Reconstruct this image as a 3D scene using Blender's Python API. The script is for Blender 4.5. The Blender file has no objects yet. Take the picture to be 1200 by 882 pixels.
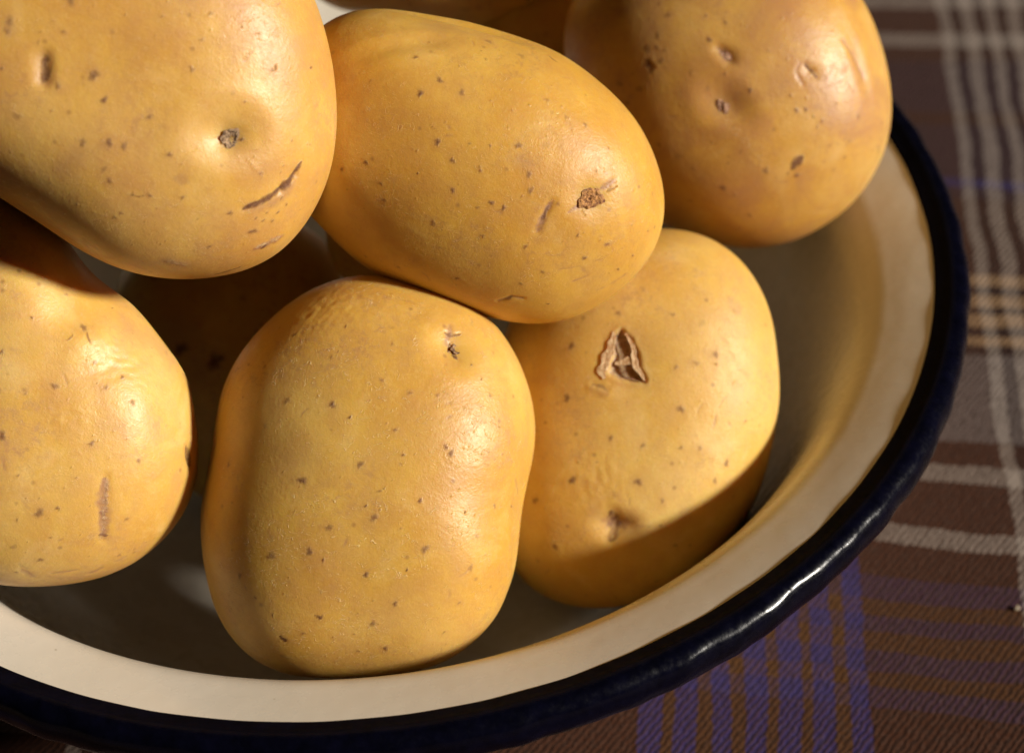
import bpy, bmesh, math, random
import numpy as np
from mathutils import Vector, Matrix

random.seed(7)
np.random.seed(7)
scene = bpy.context.scene
C = scene.collection
rad = math.radians

# ------------------------------------------------------------------ camera
D = .45
PITCH, ROLL, F = 0.77317970, -0.0654535317, 2626.7362
V0 = np.array([0, -math.cos(PITCH), math.sin(PITCH)])
X0 = np.array([1., 0, 0])
U0 = np.cross(V0, X0)
CX = X0 * math.cos(ROLL) + U0 * math.sin(ROLL)
CU = -X0 * math.sin(ROLL) + U0 * math.cos(ROLL)
CAM = np.array([.0326470172, -.0402829932, .058]) + V0 * D
cam = bpy.data.cameras.new("camera")
cam_o = bpy.data.objects.new("camera", cam)
C.objects.link(cam_o)
M = Matrix.Identity(4)
for i in range(3):
    M[i][0], M[i][1], M[i][2], M[i][3] = CX[i], CU[i], V0[i], CAM[i]
cam_o.matrix_world = M
cam.sensor_width = 36
cam.lens = 36 * F / 1200
cam.clip_start, cam.clip_end = .02, 50
cam.dof.use_dof = True
cam.dof.focus_distance = .405
cam.dof.aperture_fstop = 13
scene.camera = cam_o

# ------------------------------------------------------------------ light
SUN_DIR = Vector((.82, -.27, .385)).normalized()     # towards the light
sun = bpy.data.lights.new("sun", 'SUN')
sun.energy = 5.0
sun.angle = rad(6)
sun.color = (1.0, .93, .82)
sun_o = bpy.data.objects.new("sun", sun)
C.objects.link(sun_o)
sun_o.rotation_euler = SUN_DIR.to_track_quat('Z', 'Y').to_euler()
sun_o.location = (.9, .1, .5)
world = bpy.data.worlds.new("World")
scene.world = world
world.use_nodes = True
bg = world.node_tree.nodes["Background"]
bg.inputs[0].default_value = (1.0, .84, .68, 1)
bg.inputs[1].default_value = .005
scene.view_settings.view_transform = 'Standard'
scene.view_settings.look = 'None'
scene.view_settings.exposure = .18
scene.view_settings.gamma = 1
scene.render.engine = 'CYCLES'
scene.cycles.max_bounces = 10
scene.cycles.diffuse_bounces = 2

# ------------------------------------------------------------------ helpers
def link(name, me, mat, parent=None):
    o = bpy.data.objects.new(name, me)
    C.objects.link(o)
    if mat:
        me.materials.clear(); me.materials.append(mat)
    if parent:
        o.parent = parent
    return o

def tag(o, label=None, cat=None, group=None, kind=None):
    if label: o['label'] = label
    if cat: o['category'] = cat
    if group: o['group'] = group
    if kind: o['kind'] = kind
    return o

def mesh_np(name, co, quads):
    me = bpy.data.meshes.new(name)
    me.vertices.add(len(co)); me.vertices.foreach_set('co', co.astype(np.float32).ravel())
    n = len(quads)
    me.loops.add(n * 4); me.loops.foreach_set('vertex_index', quads.astype(np.int32).ravel())
    me.polygons.add(n)
    me.polygons.foreach_set('loop_start', np.arange(0, n * 4, 4, dtype=np.int32))
    me.polygons.foreach_set('loop_total', np.full(n, 4, dtype=np.int32))
    me.update(calc_edges=True)
    me.polygons.foreach_set('use_smooth', np.ones(n, dtype=bool))
    return me

class Nodes:
    def __init__(self, name):
        self.m = bpy.data.materials.new(name); self.m.use_nodes = True
        self.t = self.m.node_tree; self.b = self.t.nodes['Principled BSDF']
    def n(self, typ, ins=None, **kw):
        nd = self.t.nodes.new(typ)
        for k, v in kw.items(): setattr(nd, k, v)
        for k, v in (ins or {}).items():
            s = nd.inputs[k]
            if isinstance(v, bpy.types.NodeSocket): self.t.links.new(v, s)
            else: s.default_value = v
        return nd
    def math(self, op, a, b=None, clamp=False):
        ins = {0: a}
        if b is not None: ins[1] = b
        nd = self.n('ShaderNodeMath', ins, operation=op); nd.use_clamp = clamp
        return nd.outputs[0]
    def mix(self, f, a, b, blend='MIX'):
        nd = self.n('ShaderNodeMix', None, data_type='RGBA', blend_type=blend)
        for k, v in ((0, f), (6, a), (7, b)):
            if isinstance(v, bpy.types.NodeSocket): self.t.links.new(v, nd.inputs[k])
            else: nd.inputs[k].default_value = v if k == 0 else (tuple(v) + (1,))[:4]
        return nd.outputs[2]
    def ramp(self, x, stops, interp='LINEAR'):
        nd = self.n('ShaderNodeValToRGB', {0: x}); cr = nd.color_ramp; cr.interpolation = interp
        while len(cr.elements) < len(stops): cr.elements.new(.5)
        for e, (p, c) in zip(cr.elements, stops):
            e.position = p; e.color = (tuple(c) + (1,))[:4] if hasattr(c, '__len__') else (c, c, c, 1)
        return nd.outputs[0]
    def noise(self, vec, scale, detail=3, rough=.5, dist=0):
        return self.n('ShaderNodeTexNoise', {'Vector': vec, 'Scale': scale, 'Detail': detail, 'Roughness': rough, 'Distortion': dist}).outputs[0]
    def link(self, a, k):
        self.t.links.new(a, self.b.inputs[k])
    def bump(self, h, dist, strength=1, prev=None):
        ins = {'Height': h, 'Distance': dist, 'Strength': strength}
        if prev is not None: ins['Normal'] = prev
        return self.n('ShaderNodeBump', ins).outputs[0]

# ------------------------------------------------------------------ materials
def potato_material(name, hue=0.0, fibres=.3, rough=.40, tan=.3, tint=(1, 1, 1)):
    k = Nodes(name)
    obj = k.n('ShaderNodeTexCoord').outputs['Object']
    att = k.n('ShaderNodeAttribute', attribute_name='marks')
    sep = k.n('ShaderNodeSeparateColor', {0: att.outputs['Color']})
    brown, cork, plum = sep.outputs[0], sep.outputs[1], sep.outputs[2]
    off = k.n('ShaderNodeMapping', {'Vector': obj, 'Location': (hue * 31 + .3, hue * 17, hue * 7)}).outputs[0]
    big = k.noise(off, 38, 3, .55)
    mid = k.noise(off, 230, 4, .6)
    fine = k.noise(off, 1500, 3, .6)
    base = k.ramp(big, [(.28, (.61, .310, .040)), (.5, (.68, .392, .068)), (.74, (.73, .465, .115))])
    base = k.mix(k.ramp(mid, [(.42, 0), (.72, .42)]), base, (.54, .27, .07))
    base = k.mix(k.ramp(fine, [(.52, 0), (.80, .22)]), base, (.80, .58, .24))
    blot = k.noise(k.n('ShaderNodeMapping', {'Vector': off, 'Location': (3, 1, 2)}).outputs[0], 75, 5, .62, .6)
    base = k.mix(k.ramp(blot, [(.44, 0), (.66, tan)]), base, (.50, .245, .085))
    base = k.mix(k.ramp(blot, [(.28, .5), (.44, 0)]), base, (.78, .52, .17))
    rus = k.math('MULTIPLY', k.ramp(k.noise(off, 520, 5, .7, .4), [(.50, 0), (.62, 1)]), k.ramp(k.noise(off, 60, 3, .6), [(.46, 0), (.66, .5)]))
    base = k.mix(rus, base, (.44, .22, .085))
    base = k.mix(1.0, base, tint, 'MULTIPLY')
    # faint net of fine pores
    vo = k.n('ShaderNodeTexVoronoi', {'Vector': off, 'Scale': 330, 'Randomness': 1.0})
    pick = k.n('ShaderNodeSeparateColor', {0: vo.outputs['Color']}).outputs[0]
    pore = k.math('MULTIPLY', k.ramp(vo.outputs['Distance'], [(.05, 1), (.20, 0)]), k.ramp(pick, [(.80, 0), (.86, .55)]))
    base = k.mix(pore, base, (.30, .13, .045))
    # fine loose skin threads, from the contour lines of a noise
    warp = k.n('ShaderNodeMapping', {'Vector': off, 'Scale': (1, 1, 1.7)}).outputs[0]
    n1 = k.noise(warp, 430, 2, .5, 1.0)
    n2 = k.noise(off, 420, 2, .5, 1.5)
    line = k.ramp(k.math('ABSOLUTE', k.math('SUBTRACT', n1, .5)), [(.004, 1), (.013, 0)])
    gate = k.ramp(k.noise(off, 120, 3, .65), [(.44, 0), (.56, 1)])
    gate2 = k.ramp(n2, [(.48, 0), (.56, 1)])
    thread = k.math('MULTIPLY', k.math('MULTIPLY', line, gate), k.math('MULTIPLY', gate2, fibres))
    base = k.mix(k.math('MULTIPLY', thread, .5), base, (.85, .66, .33))
    # marks that stand where they stand on the potato
    br = k.math('ADD', brown, k.math('MULTIPLY', k.math('SUBTRACT', fine, .5), .25))
    base = k.mix(k.ramp(plum, [(.0, 0), (1, .75)]), base, (.36, .17, .10))
    crusty = k.mix(k.ramp(fine, [(.35, 0), (.65, 1)]), (.33, .17, .075), (.60, .38, .20))
    base = k.mix(k.ramp(k.math('ADD', cork, k.math('MULTIPLY', k.math('SUBTRACT', fine, .5), .5)), [(.30, 0), (.55, 1)]), base, crusty)
    base = k.mix(k.ramp(br, [(.10, 0), (.45, .45), (.85, .80), (1.0, .92)]), base, (.15, .050, .017))
    k.link(base, 'Base Color')
    k.b.inputs['Subsurface Weight'].default_value = .55
    k.b.inputs['Subsurface Radius'].default_value = (1.0, .48, .10)
    k.b.inputs['Subsurface Scale'].default_value = .0052
    r = k.ramp(k.math('ADD', k.math('MULTIPLY', mid, .5), k.math('MULTIPLY', fine, .5)), [(.3, rough - .01), (.7, rough + .13)])
    r = k.math('ADD', r, k.math('MAXIMUM', k.math('MULTIPLY', k.math('MAXIMUM', brown, cork), .3), k.math('MULTIPLY', rus, .3)), True)
    k.link(r, 'Roughness')
    k.b.inputs['Specular IOR Level'].default_value = .5
    nb = k.bump(k.noise(off, 1100, 4, .65), .00015, .50)
    nb = k.bump(k.noise(off, 2700, 2, .6), .00007, .55, nb)
    nb = k.bump(mid, .0005, .20, nb)
    nb = k.bump(thread, .00016, .7, nb)
    nb = k.bump(k.math('MULTIPLY', k.math('MAXIMUM', brown, cork), fine), .0005, .7, nb)
    k.link(nb, 'Normal')
    return k.m

def crust_material(name, dark, light, rough=.75):
    k = Nodes(name)
    obj = k.n('ShaderNodeTexCoord').outputs['Object']
    n = k.noise(obj, 1400, 4, .65)
    k.link(k.ramp(n, [(.36, dark), (.62, light)]), 'Base Color')
    k.b.inputs['Roughness'].default_value = rough
    k.b.inputs['Subsurface Weight'].default_value = .1
    k.b.inputs['Subsurface Scale'].default_value = .001
    k.link(k.bump(n, .0005, .9), 'Normal')
    return k.m

def enamel_material():
    k = Nodes('cream_enamel')
    obj = k.n('ShaderNodeTexCoord').outputs['Object']
    n = k.noise(obj, 22, 3, .5)
    base = k.ramp(n, [(.3, (.70, .635, .525)), (.7, (.76, .70, .605))])
    sp = k.n('ShaderNodeTexVoronoi', {'Vector': obj, 'Scale': 260})
    pk = k.n('ShaderNodeSeparateColor', {0: sp.outputs['Color']}).outputs[1]
    speck = k.math('MULTIPLY', k.ramp(sp.outputs['Distance'], [(.03, 1), (.09, 0)]), k.ramp(pk, [(.93, 0), (.95, .6)]))
    k.link(k.mix(speck, base, (.30, .22, .13)), 'Base Color')
    k.link(k.ramp(k.noise(obj, 160, 3, .6), [(.3, .22), (.7, .33)]), 'Roughness')
    k.b.inputs['Specular IOR Level'].default_value = .5
    k.link(k.bump(k.noise(obj, 95, 2, .5), .0006, .25), 'Normal')
    return k.m

def navy_material():
    k = Nodes('navy_enamel')
    obj = k.n('ShaderNodeTexCoord').outputs['Object']
    n = k.noise(obj, 320, 4, .6)
    k.link(k.ramp(n, [(.35, (.0010, .0010, .0035)), (.7, (.0022, .0022, .008))]), 'Base Color')
    sx = k.n('ShaderNodeSeparateXYZ', {0: obj})                        # inner edge of the rim set rougher and less specular to suppress reflections
    rr = k.math('SQRT', k.math('ADD', k.math('MULTIPLY', sx.outputs[0], sx.outputs[0]), k.math('MULTIPLY', sx.outputs[1], sx.outputs[1])))
    dull = k.n('ShaderNodeMapRange', {0: rr, 1: .1262, 2: .1276, 3: 1.0, 4: 0.0}).outputs[0]
    k.link(k.math('ADD', k.ramp(k.noise(obj, 900, 3, .6), [(.35, .17), (.75, .32)]), k.math('MULTIPLY', dull, .45), True), 'Roughness')
    nb = k.bump(k.noise(obj, 110, 2, .5), .0009, .40)
    nb = k.bump(k.noise(obj, 700, 3, .6), .00012, .30, nb)
    k.link(k.math('SUBTRACT', .24, k.math('MULTIPLY', dull, .19)), 'Specular IOR Level')
    k.link(nb, 'Normal')
    return k.m

def cloth_material():
    k = Nodes('plaid_flannel')
    obj = k.n('ShaderNodeTexCoord').outputs['Object']
    wob = k.n('ShaderNodeTexNoise', {'Vector': obj, 'Scale': 26, 'Detail': 2})
    wob2 = k.n('ShaderNodeTexNoise', {'Vector': obj, 'Scale': 420, 'Detail': 2})
    s = k.n('ShaderNodeSeparateXYZ', {0: obj})
    wv = k.n('ShaderNodeSeparateColor', {0: wob.outputs['Color']})
    wf = k.n('ShaderNodeSeparateColor', {0: wob2.outputs['Color']})
    mm = lambda a: k.math('MULTIPLY', a, 1000)
    x, y = mm(s.outputs[0]), mm(s.outputs[1])
    jx = k.math('ADD', k.math('MULTIPLY', k.math('SUBTRACT', wv.outputs[0], .5), 5), k.math('MULTIPLY', k.math('SUBTRACT', wf.outputs[0], .5), 1.5))
    jy = k.math('ADD', k.math('MULTIPLY', k.math('SUBTRACT', wv.outputs[1], .5), 5), k.math('MULTIPLY', k.math('SUBTRACT', wf.outputs[1], .5), 1.5))
    u = k.math('ADD', k.math('SUBTRACT', x, k.math('MULTIPLY', y, .096)), jx)
    slope = k.n('ShaderNodeMapRange', {0: y, 1: 0.0, 2: 120.0, 3: .22, 4: .10}).outputs[0]
    v = k.math('ADD', k.math('ADD', y, k.math('MULTIPLY', k.math('SUBTRACT', x, 150), slope)), jy)
    BR, DK, GR, LT, TN, BL, PU, OR = (.054, .018, .008), (.024, .008, .005), (.18, .145, .135), (.31, .25, .21), (.40, .24, .12), (.030, .028, .145), (.050, .026, .058), (.085, .034, .009)
    DP = (.042, .021, .030)
    def stripes(coord, lo, per, segs):
        t = k.math('DIVIDE', k.math('FLOORED_MODULO', k.math('SUBTRACT', coord, lo), per), per)
        return k.ramp(t, [((a - lo) / per, c) for a, c in segs], 'CONSTANT')
    warp = [(20, BR)]
    for i in range(7): warp += [(62 + 7.2 * i, BL), (66.4 + 7.2 * i, OR)]
    warp[-1] = (109.8, BR)
    for i in range(4): warp += [(143 + 6.6 * i, LT), (146.4 + 6.6 * i, DK)]
    warp += [(170, LT), (173.5, GR), (196, BR)]
    weft = [(-120, BR), (-101, PU), (-95.6, OR), (-90.6, PU), (-85.2, OR), (-80.2, PU), (-74.8, OR), (-69.8, PU), (-64.6, OR), (-59.8 + .0, PU)]
    weft = [(-120, BR), (-95.6, PU), (-90, OR), (-84.9, PU), (-79.6, OR), (-74.6, PU), (-69.8, OR), (-65, PU), (-59.2, BR),
            (-48.5, LT), (-43, BR), (-28.6, LT), (-23.6, BR), (-15.4, GR), (13.4, DK), (16.6, TN), (21, DK), (23.6, TN), (28, DK), (30.8, TN), (35.3, DK), (38, TN), (42.6, BR),
            (72, DP), (77, BL), (79.5, DP), (102, BR), (107, DP), (129, BR), (136.5, LT), (142.6, BR), (154.6, LT)]
    cu = stripes(u, 20, 200, warp)
    cv = stripes(v, -120, 282, weft)
    tw = k.n('ShaderNodeTexWave', {'Vector': k.n('ShaderNodeMapping', {'Vector': obj, 'Rotation': (0, 0, rad(40))}).outputs[0], 'Scale': 230, 'Distortion': 3.5, 'Detail': 3, 'Detail Scale': 2.0}, wave_type='BANDS')
    f = k.ramp(tw.outputs[1], [(.25, .30), (.75, .66)])
    col = k.mix(f, cu, cv)
    fz = k.noise(obj, 1100, 4, .7)
    col = k.mix(k.ramp(fz, [(.45, .0), (.80, .22)]), col, (.20, .14, .11))
    col = k.mix(k.ramp(k.noise(obj, 620, 3, .7), [(.30, .55), (.52, 0)]), col, (.035, .018, .012))
    k.link(col, 'Base Color')
    k.b.inputs['Roughness'].default_value = .95
    k.b.inputs['Sheen Weight'].default_value = .06
    k.b.inputs['Specular IOR Level'].default_value = .1
    nb = k.bump(tw.outputs[1], .0003, .6)
    nb = k.bump(fz, .0004, .6, nb)
    k.link(nb, 'Normal')
    return k.m

# ------------------------------------------------------------------ table, cloth
tm = Nodes('dark_wood'); tm.b.inputs['Roughness'].default_value = .5
ob = tm.n('ShaderNodeTexCoord').outputs['Object']
tm.link(tm.ramp(tm.noise(tm.n('ShaderNodeMapping', {'Vector': ob, 'Scale': (1, 9, 1)}).outputs[0], 14, 4, .6, .6), [(.3, (.10, .05, .025)), (.7, (.22, .12, .06))]), 'Base Color')
bm = bmesh.new()
bmesh.ops.create_cube(bm, size=1, matrix=Matrix.Translation((.05, .15, -.0235)) @ Matrix.Diagonal((2.0, 1.7, .04, 1)))
bmesh.ops.bevel(bm, geom=bm.edges[:], offset=.004, segments=2, affect='EDGES')
me = bpy.data.meshes.new('table_top'); bm.to_mesh(me); bm.free()
tag(link('table_top', me, tm.m), kind='structure')

def cloth():
    nx, ny = 420, 360
    xs = np.linspace(-.62, .72, nx); ys = np.linspace(-.45, .75, ny)
    X, Y = np.meshgrid(xs, ys)
    r = np.hypot(X, Y)
    w = np.clip((r - .10) / .12, 0, 1)
    Z = np.zeros_like(X)
    rs = np.random.RandomState(3)
    for _ in range(12):
        a = rs.uniform(0, math.pi); fr = rs.uniform(12, 60)
        Z += rs.uniform(.2, 1) * np.sin(fr * (X * math.cos(a) + Y * math.sin(a)) + rs.uniform(0, 6.28)) / fr * .018
    Z = Z * w * .5
    Z -= Z.min() * w
    top = np.stack([X, Y, Z], -1).reshape(-1, 3)
    bot = top - [0, 0, .0012]
    idx = np.arange(nx * ny).reshape(ny, nx)
    q = np.stack([idx[:-1, :-1], idx[:-1, 1:], idx[1:, 1:], idx[1:, :-1]], -1).reshape(-1, 4)
    n = nx * ny
    per = np.concatenate([idx[0, :], idx[1:, -1], idx[-1, -2::-1], idx[-2:0:-1, 0]])
    nxt = np.roll(per, -1)
    side = np.stack([nxt, per, per + n, nxt + n], -1)
    co = np.concatenate([top, bot])
    return mesh_np('tablecloth', co, np.concatenate([q, q[:, ::-1] + n, side]))
tag(link('tablecloth', cloth(), cloth_material()), 'brown, blue and grey plaid flannel tablecloth spread flat under the enamel bowl', 'tablecloth')

# ------------------------------------------------------------------ bowl
PROF = [(0, .006), (.066, .006), (.078, .009), (.088, .016), (.097, .029), (.103, .0405), (.1065, .0478), (.1085, .0510), (.1105, .0529), (.115, .0549), (.1205, .0569), (.1265, .0588)]
def smooth_profile(p, n=90):
    a = np.array(p, float)
    d = np.r_[0, np.cumsum(np.hypot(*np.diff(a, axis=0).T))]
    t = np.linspace(0, d[-1], n)
    m = np.gradient(a, d, axis=0)
    out = []
    for x in t:
        i = min(np.searchsorted(d, x, 'right') - 1, len(d) - 2); h = d[i + 1] - d[i]; s = (x - d[i]) / h
        out.append((2*s**3-3*s**2+1)*a[i] + (s**3-2*s**2+s)*h*m[i] + (-2*s**3+3*s**2)*a[i+1] + (s**3-s**2)*h*m[i+1])
    return np.array(out)
def lathe(name, prof, seg=360, wob=None, closed=False):
    prof = np.array(prof); t = np.linspace(0, 2*math.pi, seg, endpoint=False)
    R = prof[:, 0][None, :] + 0*t[:, None]; Z = prof[:, 1][None, :] + 0*t[:, None]
    if wob: R, Z = wob(R, Z, t[:, None])
    co = np.stack([R*np.cos(t)[:, None], R*np.sin(t)[:, None], Z], -1).reshape(-1, 3)
    m = len(prof); i = np.arange(seg)[:, None]; j = np.arange(m if closed else m-1)[None, :]
    a = i*m + j; b = ((i+1) % seg)*m + j; jn = (j+1) % m
    q = np.stack([a, b, ((i+1) % seg)*m + jn, i*m + jn], -1).reshape(-1, 4)
    return mesh_np(name, co, q)

def nrm_angle(t, ks, seed, amp):
    rs = np.random.RandomState(seed); w = 0*t
    for k in ks: w = w + rs.uniform(.3, 1)*np.sin(k*t + rs.uniform(0, 6.28))
    return w*amp/len(ks)**.5

bowl = bpy.data.objects.new('enamel_bowl', None); C.objects.link(bowl)
bowl.empty_display_size = .05
tag(bowl, 'round cream enamel bowl with a navy blue rim, filled with potatoes', 'bowl')
inner = smooth_profile(PROF)
inner[0, 0] = .0004
dn = np.gradient(inner, axis=0); nn = np.stack([dn[:, 1], -dn[:, 0]], -1); nn /= np.hypot(*nn.T)[:, None]
outer = inner + nn*.0026
outer[0] = (.0004, .0034)
full = np.concatenate([inner, outer[::-1]])
link('basin', lathe('basin', full), enamel_material(), bowl)
th = np.linspace(0, 2*math.pi, 28, endpoint=False)
foot = [(.066 + .003*math.cos(a), .0026 + .0018*math.sin(a)) for a in th]
link('foot_ring', lathe('foot_ring', foot, closed=True), navy_material(), bowl)
def rim_wob(R, Z, t):
    s = (R - .1263)/.0038
    inn = np.clip(-s, 0, 1)**1.5
    out = np.clip(s, 0, 1)**1.5
    R = R + inn*(nrm_angle(t, [5, 9, 17, 29], 5, .00007)) + out*nrm_angle(t, [9, 14, 31, 47, 76], 8, .00034)
    low = np.clip((.0555 - Z)/.005, 0, 1)
    Z = Z - low*(.0004 + nrm_angle(t, [19, 43, 71, 113], 9, .0005)) + (1-low)*nrm_angle(t, [11, 29, 53], 2, .00012)
    return R, Z
th = np.linspace(0, 2*math.pi, 44, endpoint=False)
sgn = lambda v, e: math.copysign(abs(v)**e, v)
rimp = smooth_profile([(.1232, .0574), (.1229, .0578), (.1236, .0581), (.1249, .0586), (.1266, .0593), (.1284, .0590), (.1297, .0580), (.1304, .0562), (.1304, .0540), (.1297, .0520), (.1284, .0509), (.1266, .0509), (.1255, .0525), (.1262, .0555), (.1262, .0578), (.1245, .0577)], 60)
link('rim', lathe('rim', rimp, 900, rim_wob, True), navy_material(), bowl)

# ------------------------------------------------------------------ potatoes
# outline control points, distance from the camera and thickness of each potato; marks: x, y, radius
def ray(x, y):
    d = CX*(x-600)/F + CU*(441-y)/F - V0
    return d/np.linalg.norm(d)
def to_px(P):
    d = P - CAM; z = -(d@V0)
    return np.stack([600 + F*(d@CX)/z, 441 - F*(d@CU)/z], -1)
NEXP = dict(P1=2.8, P2=2.2, P3=2.2, P4=2.4, P5=2.45, P6=2.3)
OUT = dict(
P1=[(0,232),(40,258),(85,290),(130,312),(180,325),(230,327),(280,317),(320,297),(350,270),(372,235),(385,195),(392,150),(391,110),(386,70),(377,30),(365,-5),(345,-40),(310,-75),(260,-100),(190,-118),(110,-122),(30,-115),(-50,-92),(-115,-50),(-148,10),(-152,75),(-125,135),(-70,185)],
P2=[(372,258),(400,290),(440,320),(490,345),(545,365),(600,377),(640,379),(680,370),(720,345),(750,318),(770,285),(777,245),(773,200),(755,160),(725,120),(690,88),(655,65),(615,46),(570,33),(520,20),(470,13),(430,11),(390,20),(360,50),(335,100),(325,150),(330,200),(348,235)],
P3=[(780,262),(820,282),(870,291),(915,288),(950,275),(985,250),(1015,220),(1035,180),(1045,140),(1044,100),(1035,55),(1015,5),(985,-35),(940,-65),(880,-80),(810,-82),(745,-68),(695,-35),(668,5),(660,45),(665,100),(680,150),(705,200),(740,240)],
P4=[(120,330),(160,362),(190,395),(215,435),(228,475),(234,520),(230,565),(215,605),(185,640),(145,665),(100,680),(50,685),(0,683),(-45,672),(-85,645),(-112,590),(-122,520),(-120,440),(-105,360),(-85,285),(-45,225),(0,208),(45,240),(85,289)],
P5=[(440,323),(400,328),(360,343),(320,372),(290,405),(268,440),(256,480),(251,522),(241,565),(236,612),(238,655),(248,700),(268,740),(295,770),(335,788),(390,793),(450,791),(500,782),(540,765),(570,735),(592,700),(604,655),(607,610),(613,575),(623,535),(625,490),(618,450),(604,415),(580,380),(545,350),(495,331)],
P6=[(915,440),(913,480),(905,530),(890,575),(868,620),(840,655),(800,685),(760,703),(715,712),(670,708),(630,695),(600,665),(578,600),(572,540),(575,480),(585,420),(605,360),(640,315),(690,285),(740,270),(790,268),(835,280),(870,305),(895,345),(908,390)],
P7=[(140,420),(132,350),(155,295),(210,255),(290,245),(355,262),(395,300),(405,370),(395,450),(355,530),(290,588),(225,578),(172,510)],
P8=[(375,6),(440,17),(500,27),(550,33),(600,29),(640,10),(670,-30),(685,-90),(665,-160),(610,-210),(530,-235),(450,-225),(385,-190),(345,-130),(345,-50)],
PA=[(440,165),(510,150),(580,180),(620,240),(610,305),(560,355),(490,368),(420,345),(380,295),(390,220)],  # unseen potato added below the long one to block sun from the gap
PC=[(590,130),(630,100),(690,95),(750,110),(785,155),(780,205),(740,240),(690,250),(630,235),(592,190)],
PB=[(40,90),(130,60),(230,90),(280,150),(270,230),(210,285),(120,290),(50,250),(20,170)],  # unseen potato added under the upper left one to darken the pit
P9=[(575,90),(560,40),(580,-5),(620,-30),(665,-25),(695,10),(700,60),(680,100),(630,115)],
)
POS = dict(P1=(.412, .72), P2=(.431, .76), P3=(.4861, .80), P4=(.430, .74), P5=(.4315, .74), P6=(.4595, .64), P7=(.496, .74), P8=(.518, .85), P9=(.512, .60), PA=(.476, .72), PB=(.487, .80), PC=(.531, .70))
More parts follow.
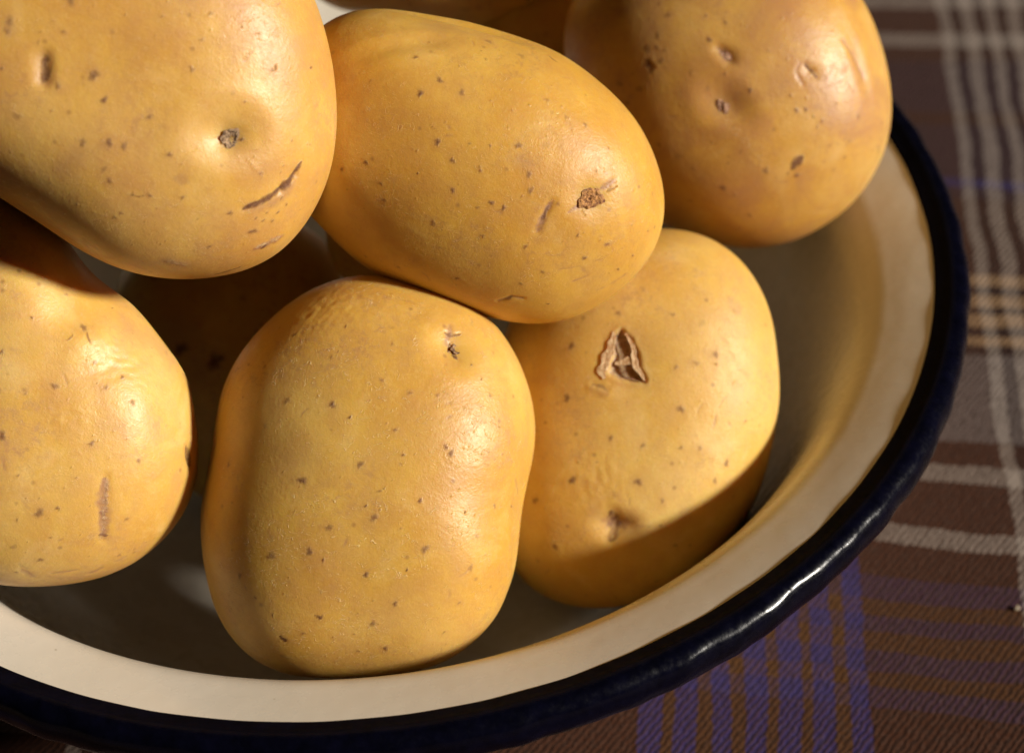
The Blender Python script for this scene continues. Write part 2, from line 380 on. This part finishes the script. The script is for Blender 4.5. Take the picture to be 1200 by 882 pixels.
# brown pores: (x, y, radius px, strength)
SP = dict(
P1=[(110,87,6,.8),(69,101,4,.6),(122,118,3.5,.9),(226,80,4,.5),(174,137,3.5,.6),(98,167,5,.6),(127,168,4.5,.8),(146,171,4.5,.6),(200,181,3,.8),(123,198,4,.4),(127,212,4,.55),(177,228,3,.6),(156,228,2.3,.6),(213,231,3,.6),(143,249,2.5,.6),(135,254,3,.5),(270,251,3,.8),(306,204,3,.5),(320,83,3,.5),(304,39,2.5,.5),(284,33,2,.5),(248,16,3,.5),(237,48,3,.4),(287,120,2,.5),(364,80,1.8,1),(363,170,2,.4),(342,165,2,.5),(75,38,3,.5),(12,27,6,.5),(10,36,4,.6),(82,1,6,.6),(19,137,5,.4),(3,79,2.3,.6),(133,38,4,.3),(293,272,2.4,.9),(299,271,3,.9),(320,258,2,.8),(326,249,2,.8),(336,239,2,.7),(331,231,2,.7),(308,259,2,.7),(286,165,2.4,1),(245,290,3,.6),(300,255,2,.6),(312,250,1.8,.6),(45,50,3,.4),(60,130,2,.4),(90,240,2,.4),(60,215,2.5,.35),(190,20,2,.4)],
P2=[(487,67,3,.7),(516,94,4,.7),(492,109,3.5,1),(541,108,4,.6),(573,49,4,.5),(611,66,5,.35),(641,117,4,.35),(663,137,3,.4),(686,147,3,.5),(713,175,2,.5),(512,166,3.5,1),(531,187,3,.8),(562,199,2.5,.6),(490,202,1.5,.7),(429,190,3,.8),(401,199,2.5,.7),(446,215,2.5,.6),(450,234,2.5,.7),(531,223,3,.8),(577,238,3,.9),(590,244,3,.9),(560,243,2.5,.5),(620,203,4,.6),(621,223,4,.6),(608,171,4,.7),(507,262,4,.5),(566,276,2.5,.6),(617,289,3,.6),(677,275,2.5,.7),(712,286,2.5,.8),(685,303,3,.9),(741,300,2,.7),(725,315,2,.8),(636,319,3,.6),(760,270,2,.5),(536,326,3,.6),(435,95,3,.3),(574,171,2,.6),(551,168,2,.5),(610,333,3,.5),(470,150,2,.3),(640,160,2,.3),(700,200,2,.4),(600,130,2,.3)],
P3=[(761,76,6,.9),(758,58,5,.6),(771,43,4,.6),(783,18,4,.5),(774,71,4,.6),(763,82,5,.7),(770,55,3,.7),(779,60,3,.5),(726,98,5,.5),(749,105,5,.55),(735,121,4,.6),(831,47,3.4,.8),(850,26,2.5,.6),(828,18,2,.6),(879,105,3,.8),(850,87,2,.6),(810,84,4,.35),(829,104,4,.35),(934,129,2.5,.9),(944,128,2.5,.9),(926,113,2,.6),(1006,137,3,.5),(953,136,2,.6),(963,143,2.4,.6),(958,148,1.8,.6),(896,200,4,.6),(848,220,4,.7),(879,252,3,.6),(868,178,3,.4),(794,183,6,.35),(812,198,4,.35),(810,236,3,.4),(977,199,2.5,.4),(861,228,2,.5),(995,165,4,.3),(772,170,3,.5),(934,205,2.5,1),(900,60,2,.4),(980,120,2,.4),(860,150,2,.4)],
P4=[(97,385,4.5,.7),(64,453,4.5,.6),(78,345,3,.4),(37,371,2,.7),(143,442,2.5,.7),(124,454,3,.5),(154,472,3.5,.6),(107,520,3.5,.7),(163,540,3,.6),(3,511,5,.8),(2,413,3,.7),(47,601,5.5,.7),(67,595,2.5,.8),(16,641,4,.4),(48,656,3.4,.7),(20,608,2,.6),(21,557,2,.5),(20,670,2.5,.5),(148,608,3,.5),(110,425,2,.3),(30,460,2,.4),(90,560,2,.4),(60,630,2,.5),(140,650,3,.4)],
P5=[(345,392,3,.6),(389,417,3,.5),(336,469,4.4,.55),(389,473,4,.9),(411,489,2,.8),(311,499,3.5,.3),(421,543,4,.75),(355,563,5,.85),(472,533,2,.8),(463,503,2.5,.6),(528,532,4,.8),(523,523,3,.8),(492,587,2.7,1),(439,607,4.4,.7),(430,593,1.6,.9),(385,619,4.6,.6),(363,646,4,.9),(379,655,2,.8),(318,651,5,.6),(430,674,3.4,.9),(499,642,5,.7),(477,668,1.6,.9),(552,666,4,.5),(463,706,3.2,.8),(437,730,4.2,.6),(451,760,3.6,.9),(419,763,2.5,.5),(376,723,2.5,.7),(281,675,3.4,.6),(267,545,3.4,.5),(447,446,3,.5),(481,459,3.4,.5),(512,463,3,.5),(574,463,3.4,.45),(460,403,3,.4),(291,427,2.5,.5),(580,593,3,.5),(589,532,2.5,.4),(545,600,1.6,.9),(406,382,2,.7),(559,627,3,.4),(538,707,2.2,.6),(553,427,1.8,.7),(564,445,1.8,.6),(333,749,3,.7),(375,724,2.3,.6),(300,700,2,.6),(320,720,2,.6),(520,740,2,.6),(355,742,2.4,.6),(470,620,2,.4),(345,600,2,.4),(585,500,2.5,.4),(573,530,2,.4)],
P6=[(670,406,4.4,.7),(665,466,4.4,.8),(788,368,3,.5),(725,367,3.8,.5),(823,379,6,.25),(816,426,4,.4),(840,415,3.6,.6),(840,426,2,.6),(792,430,3,.5),(798,479,5,.6),(797,524,3,.5),(821,525,3,.5),(716,513,3,.7),(753,521,3,.6),(749,565,4.4,.8),(670,563,4.4,.9),(851,542,4,.7),(838,563,3.5,.6),(777,586,3.4,.5),(650,640,4,.6),(627,587,4.4,.6),(721,581,4.5,.3),(874,493,2.4,.5),(792,639,3,.5),(860,365,5,.25),(700,540,2,.4),(735,470,2,.3),(690,500,2,.3)],
P7=[(250,424,9,1),(213,408,8,1),(258,420,5,1),(285,350,4,.5),(300,390,3,.5)],
P8=[(480,5,3,.6),(560,10,3,.6)], P9=[(640,40,3,.5)], PA=[(500,200,3,.6)], PB=[(150,200,3,.6)], PC=[(700,180,3,.6)])
# strokes: list of points, half width px, channel (0 brown, 1 cork, 2 plum), strength, depth mm (+ = groove)
ST = dict(
P1=[([(52,66),(54,80),(50,96)],5,0,.75,.35),([(51,70),(51,92)],9,2,.6,.2),
    ([(287,244),(303,239),(316,232),(330,222)],3.4,0,1.2,.3),([(330,222),(340,212),(344,205)],4.4,0,1.3,.4),([(344,205),(350,196),(354,189)],2.4,0,1,.2),
    ([(285,246),(305,243),(320,236),(335,226),(345,212)],6,2,.55,0),
    ([(300,290),(313,285),(328,278)],4.5,1,.55,0),([(298,292),(316,284),(330,277)],5,2,.8,0),([(252,322),(270,317),(284,312)],2.4,0,.7,.1),([(306,291),(312,287)],2,0,.8,0),
    ([(290,189),(300,197),(307,208)],2,1,.42,0),([(196,306),(218,310)],6,1,.42,0),([(196,306),(218,310)],9,2,.65,0),
    ([(72,198),(95,178)],10,2,.35,0),([(206,210),(218,212)],6,2,.4,0),([(8,22),(14,40)],7,2,.35,0),([(20,240),(60,262),(110,290)],8,2,.25,0)],
P2=[([(645,237),(638,252),(631,270)],4,2,1,.25),([(643,243),(637,257)],2.6,0,.6,.2),([(583,353),(599,348),(613,350)],2.2,2,1,.2),([(590,352),(600,349)],1.5,0,.5,.1),
    ([(705,222),(716,214),(722,210)],3,2,.9,.1),([(680,240),(670,246),(667,249)],2,2,.9,.1),([(712,224),(723,218)],1.4,0,.5,0),([(683,246),(686,252)],1.4,0,.5,0),
    ([(655,315),(680,312),(690,322),(670,330)],1.5,2,.6,.05),([(700,340),(735,320)],3,2,.4,0),([(520,30),(555,42)],3,2,.2,0),([(630,250),(700,330)],22,2,.22,0)],
P3=[([(988,47),(1000,66),(1013,91)],3.5,2,.6,.12),([(944,76),(949,83),(953,82)],1.8,0,1,.3),([(949,83),(958,90)],1.4,0,.8,.2),([(935,90),(941,100)],1.6,2,.6,.15),([(938,74),(932,84),(938,92)],1.5,2,.5,.1),
    ([(940,184),(934,191),(929,198)],4.4,0,1,.15),([(842,58),(850,63),(855,72)],5,2,1,.35),([(846,60),(853,68)],2.6,0,.6,.1),([(764,40),(760,90)],16,2,.45,0),([(728,95),(745,125)],14,2,.4,0),([(700,150),(730,190)],14,2,.3,0),([(820,60),(870,80)],18,2,.25,0),([(852,140),(880,170),(900,200)],14,1,.33,0),([(790,180),(820,205)],12,2,.35,0),
    ([(840,150),(880,190),(930,240)],14,2,.16,0)],
P4=[([(123,560),(121,590),(121,630)],6,2,1,.2),([(125,560),(123,592),(119,632)],3.4,1,.5,.1),([(119,600),(123,604)],2,0,.5,0),([(116,627),(126,628)],1.6,0,.7,0),([(217,400),(222,416)],7,0,.8,.3),([(220,525),(224,545)],6,0,.7,.3),
    ([(25,668),(40,676)],4,2,.6,.1),([(60,672),(90,668)],2,2,.6,.1),([(105,672),(120,665)],3,2,.6,.1)],
P5=[([(522,388),(530,392),(540,391)],1.8,0,.7,.2),([(528,380),(526,396),(530,408)],3.5,2,.8,.1),([(536,405),(533,412),(538,417)],2.4,0,.9,.2),([(530,400),(527,408)],1.6,0,.7,.2),([(528,384),(536,420)],10,2,.22,.0),
    ([(328,745),(335,751)],1.8,0,1,.1),([(370,720),(377,725)],1.5,0,.8,.1),([(604,560),(609,580)],3,2,.5,.1),([(252,520),(246,545)],4,2,.4,.1)],
P6=[([(694,450),(704,453),(711,457)],2.2,0,.55,.25),([(692,455),(712,461)],4.5,2,.5,-.2),([(716,601),(722,618),(718,632)],7,0,.65,.4),([(706,610),(735,614)],8,2,.9,.3),([(700,604),(745,616)],15,2,.4,.1),
    ([(856,350),(866,366)],8,2,.35,0),([(746,617),(762,617)],2,2,.7,0)], P7=[([(205,380),(235,430)],20,2,.4,0)], P8=[], P9=[], PA=[], PB=[], PC=[])
# broad dents / swellings: x, y, rx px, ry px, depth mm (+ = inwards), angle deg
DN = dict(
P1=[(268,158,34,26,1.5,0),(269,163,15,12,.5,0),(50,82,9,18,.3,0),(70,60,60,40,.25,0)],
P2=[(692,232,22,19,.55,30),(545,28,60,10,.9,8),(470,52,50,12,.5,-14)],
P3=[(852,122,26,18,1.1,35),(851,64,12,8,.4,30),(950,84,12,9,.25,0),(1008,78,9,40,.35,-25)],
P4=[(196,400,34,15,1.6,-35),(100,400,40,22,-.9,-20),(160,480,30,40,-.5,0),(219,408,11,10,.5,0),(222,535,12,12,.5,0)],
P5=[(533,408,24,22,1.2,0),(612,570,14,34,.5,0),(604,640,14,60,.4,0)],
P6=[(722,616,20,15,1.0,0),(735,425,32,34,.6,0)],
P7=[(300,420,40,40,.6,0)], P8=[], P9=[], PA=[], PB=[], PC=[])
# small rough clusters that make scraped, grainy patches: x, y, rx, ry, channel, strength
PATCH = dict(P4=[(85,488,26,12,1),(140,425,40,22,1)], P6=[(700,560,30,30,.35)], P2=[], P1=[], P3=[], P5=[(390,360,60,28,1)], P7=[], P8=[], P9=[], PA=[], PB=[], PC=[])
LABEL = dict(
P1='large potato at the upper left, round crusty eye above a curved brown scratch',
P2='long potato across the top middle, a ringed stem scar at its right end',
P3='blotchy potato against the right rim with pinkish eyes and a small black scab',
P4='potato at the left edge of the bowl with a reddish vertical scrape on its side',
P5='upright oval potato in the front middle, dotted with brown pores',
P6='potato with a torn pinkish hole in its skin, low on the right',
P7='dark shaded potato deep in the gap between the left and front potatoes',
P8='potato whose shaded underside shows at the top edge behind the long potato',
PA='added unseen potato underneath the long potato, propping the pile and blocking sun from the gap',
PC='shaded potato buried between the long potato and the blotchy one at the right',
PB='added unseen potato underneath the large upper left potato, propping the pile and darkening the pit',
P9='small piece of potato glimpsed in the gap behind the long and blotchy potatoes')

def R_of(co, K, phi):
    r = co[0] + 0*phi
    for j in range(1, K+1): r = r + co[2*j-1]*np.cos(j*phi) + co[2*j]*np.sin(j*phi)
    return r
def body_frame(name):
    s, cf = POS[name]
    o = np.array(OUT[name], float); x, y = o.T; x1, y1 = np.roll(x, -1), np.roll(y, -1)
    a = x*y1 - x1*y; A = a.sum()/2
    cx = ((x+x1)*a).sum()/6/A; cy = ((y+y1)*a).sum()/6/A
    d0 = ray(cx, cy); Cn = CAM + d0*s; Z = -d0; X = np.cross(CU, Z); X /= np.linalg.norm(X); Y = np.cross(Z, X)
    L = []
    for i in range(len(o)):
        for t in np.linspace(0, 1, 8, endpoint=False):
            p = o[i]*(1-t) + o[(i+1) % len(o)]*t
            d = ray(*p); q = CAM + d*(((Cn-CAM)@Z)/(d@Z)) - Cn; L.append((q@X, q@Y))
    L = np.array(L); ph = np.arctan2(L[:, 1], L[:, 0]); rr = np.hypot(*L.T); K = 9
    Mx = [np.ones_like(ph)]
    for j in range(1, K+1): Mx += [np.cos(j*ph), np.sin(j*ph)]
    Mx = np.array(Mx).T; reg = np.diag([0] + [2.5e-4*j**4 for j in range(1, K+1) for _ in (0, 1)])
    co = np.linalg.solve(Mx.T@Mx + reg, Mx.T@rr)
    return Cn, X, Y, Z, co, K, cf*co[0]

_cache = {}
def quad_sphere(n):
    if n in _cache: return _cache[n]
    g = np.tan(np.linspace(-math.pi/4, math.pi/4, n+1)); A, B = np.meshgrid(g, g); one = np.ones_like(A)
    faces = [(A, B, one), (-A, B, -one), (one, B, -A), (-one, B, A), (A, one, -B), (A, -one, B)]
    P = np.concatenate([np.stack(f, -1).reshape(-1, 3) for f in faces])
    P /= np.linalg.norm(P, axis=1)[:, None]
    m = (n+1)**2; idx = np.arange(m).reshape(n+1, n+1)
    q = np.stack([idx[:-1, :-1], idx[:-1, 1:], idx[1:, 1:], idx[1:, :-1]], -1).reshape(-1, 4)
    Q = np.concatenate([q + i*m for i in range(6)])
    key = np.round(P*1e5).astype(np.int64); _, first, inv = np.unique(key, axis=0, return_index=True, return_inverse=True)
    inv = inv.ravel()
    P = P[first]; Q = inv[Q]
    _cache[n] = (P, Q)
    return P, Q

def normals(P, Q):
    fn = np.cross(P[Q[:, 2]] - P[Q[:, 0]], P[Q[:, 3]] - P[Q[:, 1]])
    N = np.zeros_like(P)
    for j in range(4):
        for c in range(3): N[:, c] += np.bincount(Q[:, j], fn[:, c], len(P))
    return N/np.linalg.norm(N, axis=1)[:, None]

def noise3(P, freq, seed, n=24):
    rs = np.random.RandomState(seed); v = np.zeros(len(P))
    for _ in range(n):
        k = rs.normal(size=3); k *= freq*rs.uniform(.5, 1.6)/np.linalg.norm(k)
        v += np.sin(P@k + rs.uniform(0, 6.28))
    return v/n**.5

HIT = {}
def build_potato(name, n, mat):
    Cn, X, Y, Z, co, K, c = body_frame(name)
    NE = NEXP.get(name, 2.2)
    dirs, Q = quad_sphere(n)
    ph = np.arctan2(dirs[:, 1], dirs[:, 0]); R = R_of(co, K, ph)
    st = np.hypot(dirs[:, 0], dirs[:, 1]); ct = dirs[:, 2]
    kk = (st**NE + abs(ct)**NE)**(-1/NE); rho = st*kk; zz = ct*kk*c
    P = np.outer(rho*R*np.cos(ph), X) + np.outer(rho*R*np.sin(ph), Y) + np.outer(zz, Z)   # local, about Cn
    seed = int(name[1], 16)*13
    N = normals(P, Q)
    face = np.clip((N@Z - .05)/.3, 0, 1)
    lump = noise3(P, 95, seed, 14)*.00022 + noise3(P, 260, seed+1, 20)*.00007 + noise3(P, 900, seed+2, 30)*.000012
    P = P + N*lump[:, None]
    def locate(x, y):
        o = CAM - Cn; d = ray(x, y); t = ((P - o)@d); dist = np.linalg.norm(P - o - np.outer(t, d), axis=1)
        front = (N@d) < 0
        dist = np.where(front, dist, 9); i = int(np.argmin(dist)); return i
    ppm = F/POS[name][0]
    def tangent(i):
        nn = N[i]; tx = CX - nn*(CX@nn); tx /= np.linalg.norm(tx); ty = np.cross(nn, tx); return tx, ty
    disp = np.zeros(len(P)); marks = np.zeros((len(P), 3))
    for (x, y, rx, ry, dep, ang) in DN[name]:
        i = locate(x, y); tx, ty = tangent(i); q = P - P[i]; a = rad(ang)
        u = (q@tx)*math.cos(a) - (q@ty)*math.sin(a); v = (q@tx)*math.sin(a) + (q@ty)*math.cos(a)
        e = (u*ppm/rx)**2 + (v*ppm/ry)**2 + ((q@N[i])*ppm/(rx+ry))**2
        w = np.exp(-e*1.1) - .12*np.exp(-(np.sqrt(e)-1.7)**2*3)
        disp -= dep*.001*w
    for (x, y, r, s) in SP[name]:
        i = locate(x, y); tx, ty = tangent(i); q = P - P[i]; dd = np.linalg.norm(q, axis=1)*ppm
        sel = np.where(dd < r*3)[0]
        an = np.arctan2(q[sel]@ty, q[sel]@tx)
        rs = np.random.RandomState(int(x*7+y*3) % 100000)
        wob = 1 + .22*np.sin(2*an + rs.uniform(0, 6)) + .15*np.sin(3*an + rs.uniform(0, 6)) + .1*np.sin(5*an + rs.uniform(0, 6))
        e = dd[sel]/(r*wob)
        core = np.clip(1.25 - e, 0, 1)*s
        marks[sel, 0] = np.maximum(marks[sel, 0], core)
        marks[sel, 2] = np.maximum(marks[sel, 2], .45*s*np.exp(-(e/1.5)**2))
        disp[sel] -= .00010*s*np.exp(-(e/.8)**2) * min(1, r/4)
        disp[sel] += .00004*s*np.exp(-((e-1.5)/.4)**2)
    jit = noise3(P, 3000, seed+5, 30); jit2 = noise3(P, 6000, seed+6, 30)
    for (pts, hw, ch, s, dep) in ST[name]:
        I = [locate(*p) for p in pts]
        best = np.full(len(P), 1e9); tt = np.zeros(len(P))
        for j in range(len(I)-1):
            a, b = P[I[j]], P[I[j+1]]; ab = b-a; L2 = max(ab@ab, 1e-12)
            t = np.clip(((P-a)@ab)/L2, 0, 1); dd = np.linalg.norm(P - a - np.outer(t, ab), axis=1)*ppm
            up = dd < best; best = np.where(up, dd, best); tt = np.where(up, (j+t)/(len(I)-1), tt)
        taper = (.45 + .55*np.sqrt(np.clip(4*tt*(1-tt), 0, 1)))
        e = best/(hw*taper*(1 + .28*jit))
        w = np.clip(1.5 - e, 0, 1) if hw < 9 else np.exp(-(best/hw)**2)
        marks[:, ch] = np.maximum(marks[:, ch], w*s*(1 + .25*jit2*(hw < 9)))
        disp -= dep*.001*np.exp(-(best/(hw*1.15))**2)
    for (x, y, rx, ry, chn) in PATCH[name]:
        i = locate(x, y); tx, ty = tangent(i); q = P - P[i]
        e = ((q@tx)*ppm/rx)**2 + ((q@ty)*ppm/ry)**2
        w = np.exp(-e)
        disp += w*.00006*(jit + .6*noise3(P, 1500, seed+9, 20))
    # scattered faint pores on the whole skin, hidden sides included
    rs = np.random.RandomState(seed + 50)
    for i in rs.choice(len(P), 330 if n > 80 else 25, replace=False):
        r = rs.uniform(.9, 2.2); s = rs.uniform(.15, .42)
        q = np.linalg.norm(P - P[i], axis=1)*ppm; sel = np.where(q < r*2.2)[0]
        marks[sel, 0] = np.maximum(marks[sel, 0], s*np.clip(1.3 - q[sel]/r, 0, 1))
    for _ in range(46 if n > 80 else 0):                                # small scuffs and nicks
        i = rs.randint(len(P)); tx, ty = tangent(i); a = rs.uniform(0, 3.14); dv = tx*math.cos(a) + ty*math.sin(a)
        L_ = rs.uniform(2, 9); w_ = rs.uniform(.7, 1.5); q = P - P[i]
        sel = np.where(np.linalg.norm(q, axis=1)*ppm < L_*1.6)[0]; q = q[sel]
        al = (q@dv)*ppm; bend = rs.uniform(-.05, .05)
        pr = np.cross(N[i], dv); ac = (q@pr)*ppm + bend*al**2
        e = np.exp(-(al/L_)**4 - (ac/w_)**2); ch = 2 if rs.rand() < .7 else 0
        marks[sel, ch] = np.maximum(marks[sel, ch], e*rs.uniform(.3, .8)); disp[sel] -= e*.00006
    for _ in range(7 if n > 80 else 0):                                 # faint stains
        i = rs.randint(len(P)); r = rs.uniform(9, 26); q = np.linalg.norm(P - P[i], axis=1)*ppm/(r*(1 + .25*jit))
        marks[:, 2] = np.maximum(marks[:, 2], np.exp(-q*q)*rs.uniform(.15, .38))
    if name == 'P6':                                                    # the torn hole
        poly = np.array([(719,395),(728,388),(740,398),(747,414),(750,430),(756,446),(738,444),(724,441),(715,436),(719,414)], float)
        px = to_px(P + Cn); inside = np.zeros(len(P), bool); dmin = np.full(len(P), 1e9)
        for j in range(len(poly)):
            a, b = poly[j], poly[(j+1) % len(poly)]; ab = b-a
            t = np.clip(((px-a)@ab)/(ab@ab), 0, 1); dmin = np.minimum(dmin, np.hypot(*(px-a-t[:, None]*ab).T))
            cr = ((a[1] > px[:, 1]) != (b[1] > px[:, 1])) & (px[:, 0] < (b[0]-a[0])*(px[:, 1]-a[1])/(b[1]-a[1]+1e-9)+a[0])
            inside ^= cr
        sd = np.where(inside, -dmin, dmin) + .9*jit + 1.2*noise3(P, 1300, 77, 12); sd = np.where(N@Z > 0, sd, 99)
        hole = np.clip(.5 - sd/9, 0, 1); hole = hole*hole*(3-2*hole)
        disp -= .0015*hole
        disp += .00015*np.exp(-((sd-4)/4)**2)
        marks[:, 1] = np.maximum(marks[:, 1], np.clip(1.0 - (sd+1)/5, 0, 1)*.60)
        marks[:, 2] = np.maximum(marks[:, 2], np.exp(-(np.maximum(sd, 0)/9)**2)*.55)
        deep = np.clip((-sd-3)/5, 0, 1); marks[:, 0] = np.maximum(marks[:, 0], deep*.15)
    P = P + N*disp[:, None]
    me = mesh_np('potato', P, Q)
    at = me.attributes.new('marks', 'FLOAT_COLOR', 'POINT')
    at.data.foreach_set('color', np.c_[np.clip(marks, 0, 1), np.ones(len(P))].astype(np.float32).ravel())
    o = link('potato', me, mat); o.location = Cn
    tag(o, LABEL[name], 'potato', 'potatoes heaped in the enamel bowl')
    N2 = normals(P, Q)
    HIT[name] = (P, N2, locate, tangent, ppm, o, N)
    return o

mats = {}
spec = dict(P1=(0.11, .4, .37, .42, (1, .98, 1.15)), P2=(.42, .4, .38, .3, (1.0, .96, .85)), P3=(.77, .1, .36, .7, (.93, .88, 1.0)), P4=(.23, .3, .37, .4, (1.04, 1.08, 1.35)), P5=(.61, 1.0, .36, .35, (1, 1.02, 1.1)), P6=(.93, .35, .46, .2, (1.07, 1.14, 1.4)), P7=(.5, .2, .5), P8=(.35, .2, .45), P9=(.15, .2, .45), PA=(.29, .2, .45), PB=(.67, .2, .45), PC=(.81, .2, .45))
for nm in ('P1', 'P2', 'P3', 'P4', 'P5', 'P6', 'P7', 'P8', 'P9', 'PA', 'PB', 'PC'):
    build_potato(nm, {'P7': 90, 'P8': 90, 'P9': 60, 'PA': 60, 'PB': 60, 'PC': 60}.get(nm, 165), potato_material('potato_skin', *spec[nm]))

# ---- parts that sit on the skins: eyes, stem scar, torn flaps
def patch_part(pot, name, cx, cy, rx, ry, ang, hfun, mat, n=26):
    P, N, locate, tangent, ppm, o, _ = HIT[pot]
    i = locate(cx, cy); tx, ty = tangent(i); a = rad(ang)
    near = np.where(np.linalg.norm(P - P[i], axis=1)*ppm < max(rx, ry)*2.2)[0]
    lp = P[near] - P[i]; lu = np.stack([(lp@tx)*ppm, (lp@ty)*ppm], -1)
    nn = N[i]; verts = []; g = np.linspace(0, 1, n); rings = n; seg = 48
    rs = np.random.RandomState(int(cx+cy)); phs = rs.uniform(0, 6.28, 6)
    for ri in range(rings):
        for si in range(seg):
            f = 2*math.pi*si/seg; e = g[ri]
            edge = 1 + .10*math.sin(2*f+phs[0]) + .09*math.sin(3*f+phs[1]) + .07*math.sin(5*f+phs[2]) + .05*math.sin(9*f+phs[3])
            u = e*rx*edge*math.cos(f); v = e*ry*edge*math.sin(f)
            U = u*math.cos(a) - v*math.sin(a); W = u*math.sin(a) + v*math.cos(a)
            d2 = ((lu - (U, W))**2).sum(1); w = 1/(d2 + 1.5)**2; w /= w.sum()
            base = (lp@nn)@w
            h = hfun(e, f, U, W)*.001
            if ri == rings-1: h = -.0004
            verts.append(P[i] + tx*(U/ppm) + ty*(W/ppm) + nn*(base + h))
    verts = np.array(verts); idx = np.arange(rings*seg).reshape(rings, seg)
    q = np.stack([idx[:-1, :], idx[1:, :], np.roll(idx[1:, :], -1, 1), np.roll(idx[:-1, :], -1, 1)], -1).reshape(-1, 4)
    me = mesh_np(name, verts, q)
    return link(name, me, mat, o)

def rnd(e, f, s): return math.sin(7*f + s + 3*e*6)*math.sin(5*e*5 + s*2 + 2*f) + .6*math.sin(13*f - 11*e + s)
crust = crust_material('corky_crust', (.09, .045, .02), (.46, .30, .17))
stem = crust_material('stem_scar', (.13, .035, .006), (.58, .27, .07), .55)
pinkb = crust_material('pink_bud', (.30, .13, .07), (.56, .33, .20), .55)
flapm = crust_material('torn_skin', (.58, .31, .13), (.80, .56, .32), .5)
patch_part('P1', 'eye', 269, 163, 11.5, 10.5, 0, lambda e, f, u, v: .16 + .20*math.exp(-((e-.72)/.18)**2) - .22*math.exp(-(e/.4)**2) + .09*rnd(e, f, 1.0), crust)
patch_part('P2', 'stem_scar', 692, 232, 16, 12.5, 25, lambda e, f, u, v: .22*(1-e**4) + .20*math.exp(-((e-.80)/.11)**2) + .08*math.cos(e*19) + .07*rnd(e, f, 2.2), stem)
patch_part('P3', 'eye', 846, 125, 10, 6.5, -42, lambda e, f, u, v: .10 + .42*abs(math.sin(u*.42+.4))*(1-e*e) + .07*rnd(e, f, .4), pinkb)
patch_part('P3', 'eye', 851, 66, 6, 4, -35, lambda e, f, u, v: .10 + .25*(1-e*e)*abs(math.cos(u*.35)), pinkb)
patch_part('P5', 'eye', 533, 410, 6.5, 6, 10, lambda e, f, u, v: .06 + .16*math.exp(-((e-.75)/.18)**2) - .25*math.exp(-(e/.45)**2) + .06*rnd(e, f, 3.0), crust_material('dark_eye', (.05, .02, .01), (.42, .25, .13)))

def flap(pot, pts, widths, lift, mat):
    """a thin curled strip of torn skin along px points, lift in mm above the skin before the hole was torn"""
    P, N, locate, tangent, ppm, o, Norig = HIT[pot]
    Cn, X, Y, Z, co, K, c = body_frame(pot)
    def base(p):
        d = ray(*p); a, b = POS[pot][0]-.05, POS[pot][0]
        for _ in range(40):
            m = (a+b)/2; q = CAM + d*m - Cn
            rr = np.hypot(q@X, q@Y)/R_of(co, K, np.arctan2(q@Y, q@X)); F_ = rr**NEXP[pot] + abs(q@Z/c)**NEXP[pot]
            if F_ < 1: b = m
            else: a = m
        return CAM + d*a - Cn
    pts = np.array(pts, float); rs = np.random.RandomState(int(pts.sum())); rows = []
    M_ = 26
    s = np.linspace(0, len(pts)-1.001, M_); ii = s.astype(int); fr = s-ii
    cl = pts[ii]*(1-fr)[:, None] + pts[ii+1]*fr[:, None]
    wd = np.interp(s, np.arange(len(widths)), widths); lf = np.interp(s, np.arange(len(lift)), lift)
    tg = np.gradient(cl, axis=0); nr = np.stack([-tg[:, 1], tg[:, 0]], -1); nr /= np.hypot(*nr.T)[:, None]
    for j in range(M_):
        row = []; k = 9
        b0 = base(cl[j]); nrm = b0/np.linalg.norm(b0)*.4 + Z*.6; nrm /= np.linalg.norm(nrm)
        for m in range(2*k):
            a = 2*math.pi*m/(2*k); ww = wd[j]*(1 + rs.uniform(-.12, .12) + .28*math.sin(j*.9 + pts[0, 0]) * (1 if math.cos(a) > 0 else -.6))
            p = cl[j] + nr[j]*ww*math.cos(a)
            row.append(base(p) + nrm*(lf[j] + (.16 + .3*0)*math.sin(a) + rs.uniform(-.03, .03) + .18*math.cos(a*1.0)**2)*.001)
        rows.append(row)
    V = np.array(rows).reshape(-1, 3); idx = np.arange(len(V)).reshape(M_, -1)
    q = np.stack([idx[:-1], idx[1:], np.roll(idx[1:], -1, 1), np.roll(idx[:-1], -1, 1)], -1).reshape(-1, 4)
    return link('torn_flap', mesh_np('torn_flap', V, q), mat, o)
flap('P6', [(719,389),(718,400),(714,412),(709,424),(705,436),(708,444)], [1.5, 4, 5.5, 5.5, 5, 2], [0, .05, .02, .02, .0, -.05], flapm)
flap('P6', [(733,391),(740,402),(743,413),(743,424),(748,434),(756,446)], [1.2, 2, 2.8, 4, 3, 1], [0, -.1, -.4, -.4, -.2, 0], flapm)
flap('P6', [(720,425),(728,424),(736,422),(741,424)], [2, 3, 4.6, 4], [-.9, -.8, -.6, -.5], flapm)

# ------------------------------------------------------------------ a crumb on the cloth
d = ray(1192, 712); p = CAM + d*((.0010 - CAM[2])/d[2])
bm = bmesh.new(); bmesh.ops.create_icosphere(bm, subdivisions=3, radius=.0006)
rs = np.random.RandomState(4)
for v in bm.verts:
    v.co *= 1 + .25*math.sin(v.co.x*5200+1)*math.sin(v.co.y*4300) + rs.uniform(-.08, .08); v.co.z *= .7
me = bpy.data.meshes.new('crumb'); bm.to_mesh(me); bm.free()
cr = link('crumb', me, crust_material('pale_crumb', (.25, .18, .11), (.52, .44, .32)))
cr.location = p
tag(cr, 'tiny pale crumb lying on the brown and purple cloth stripes at lower right', 'crumb')
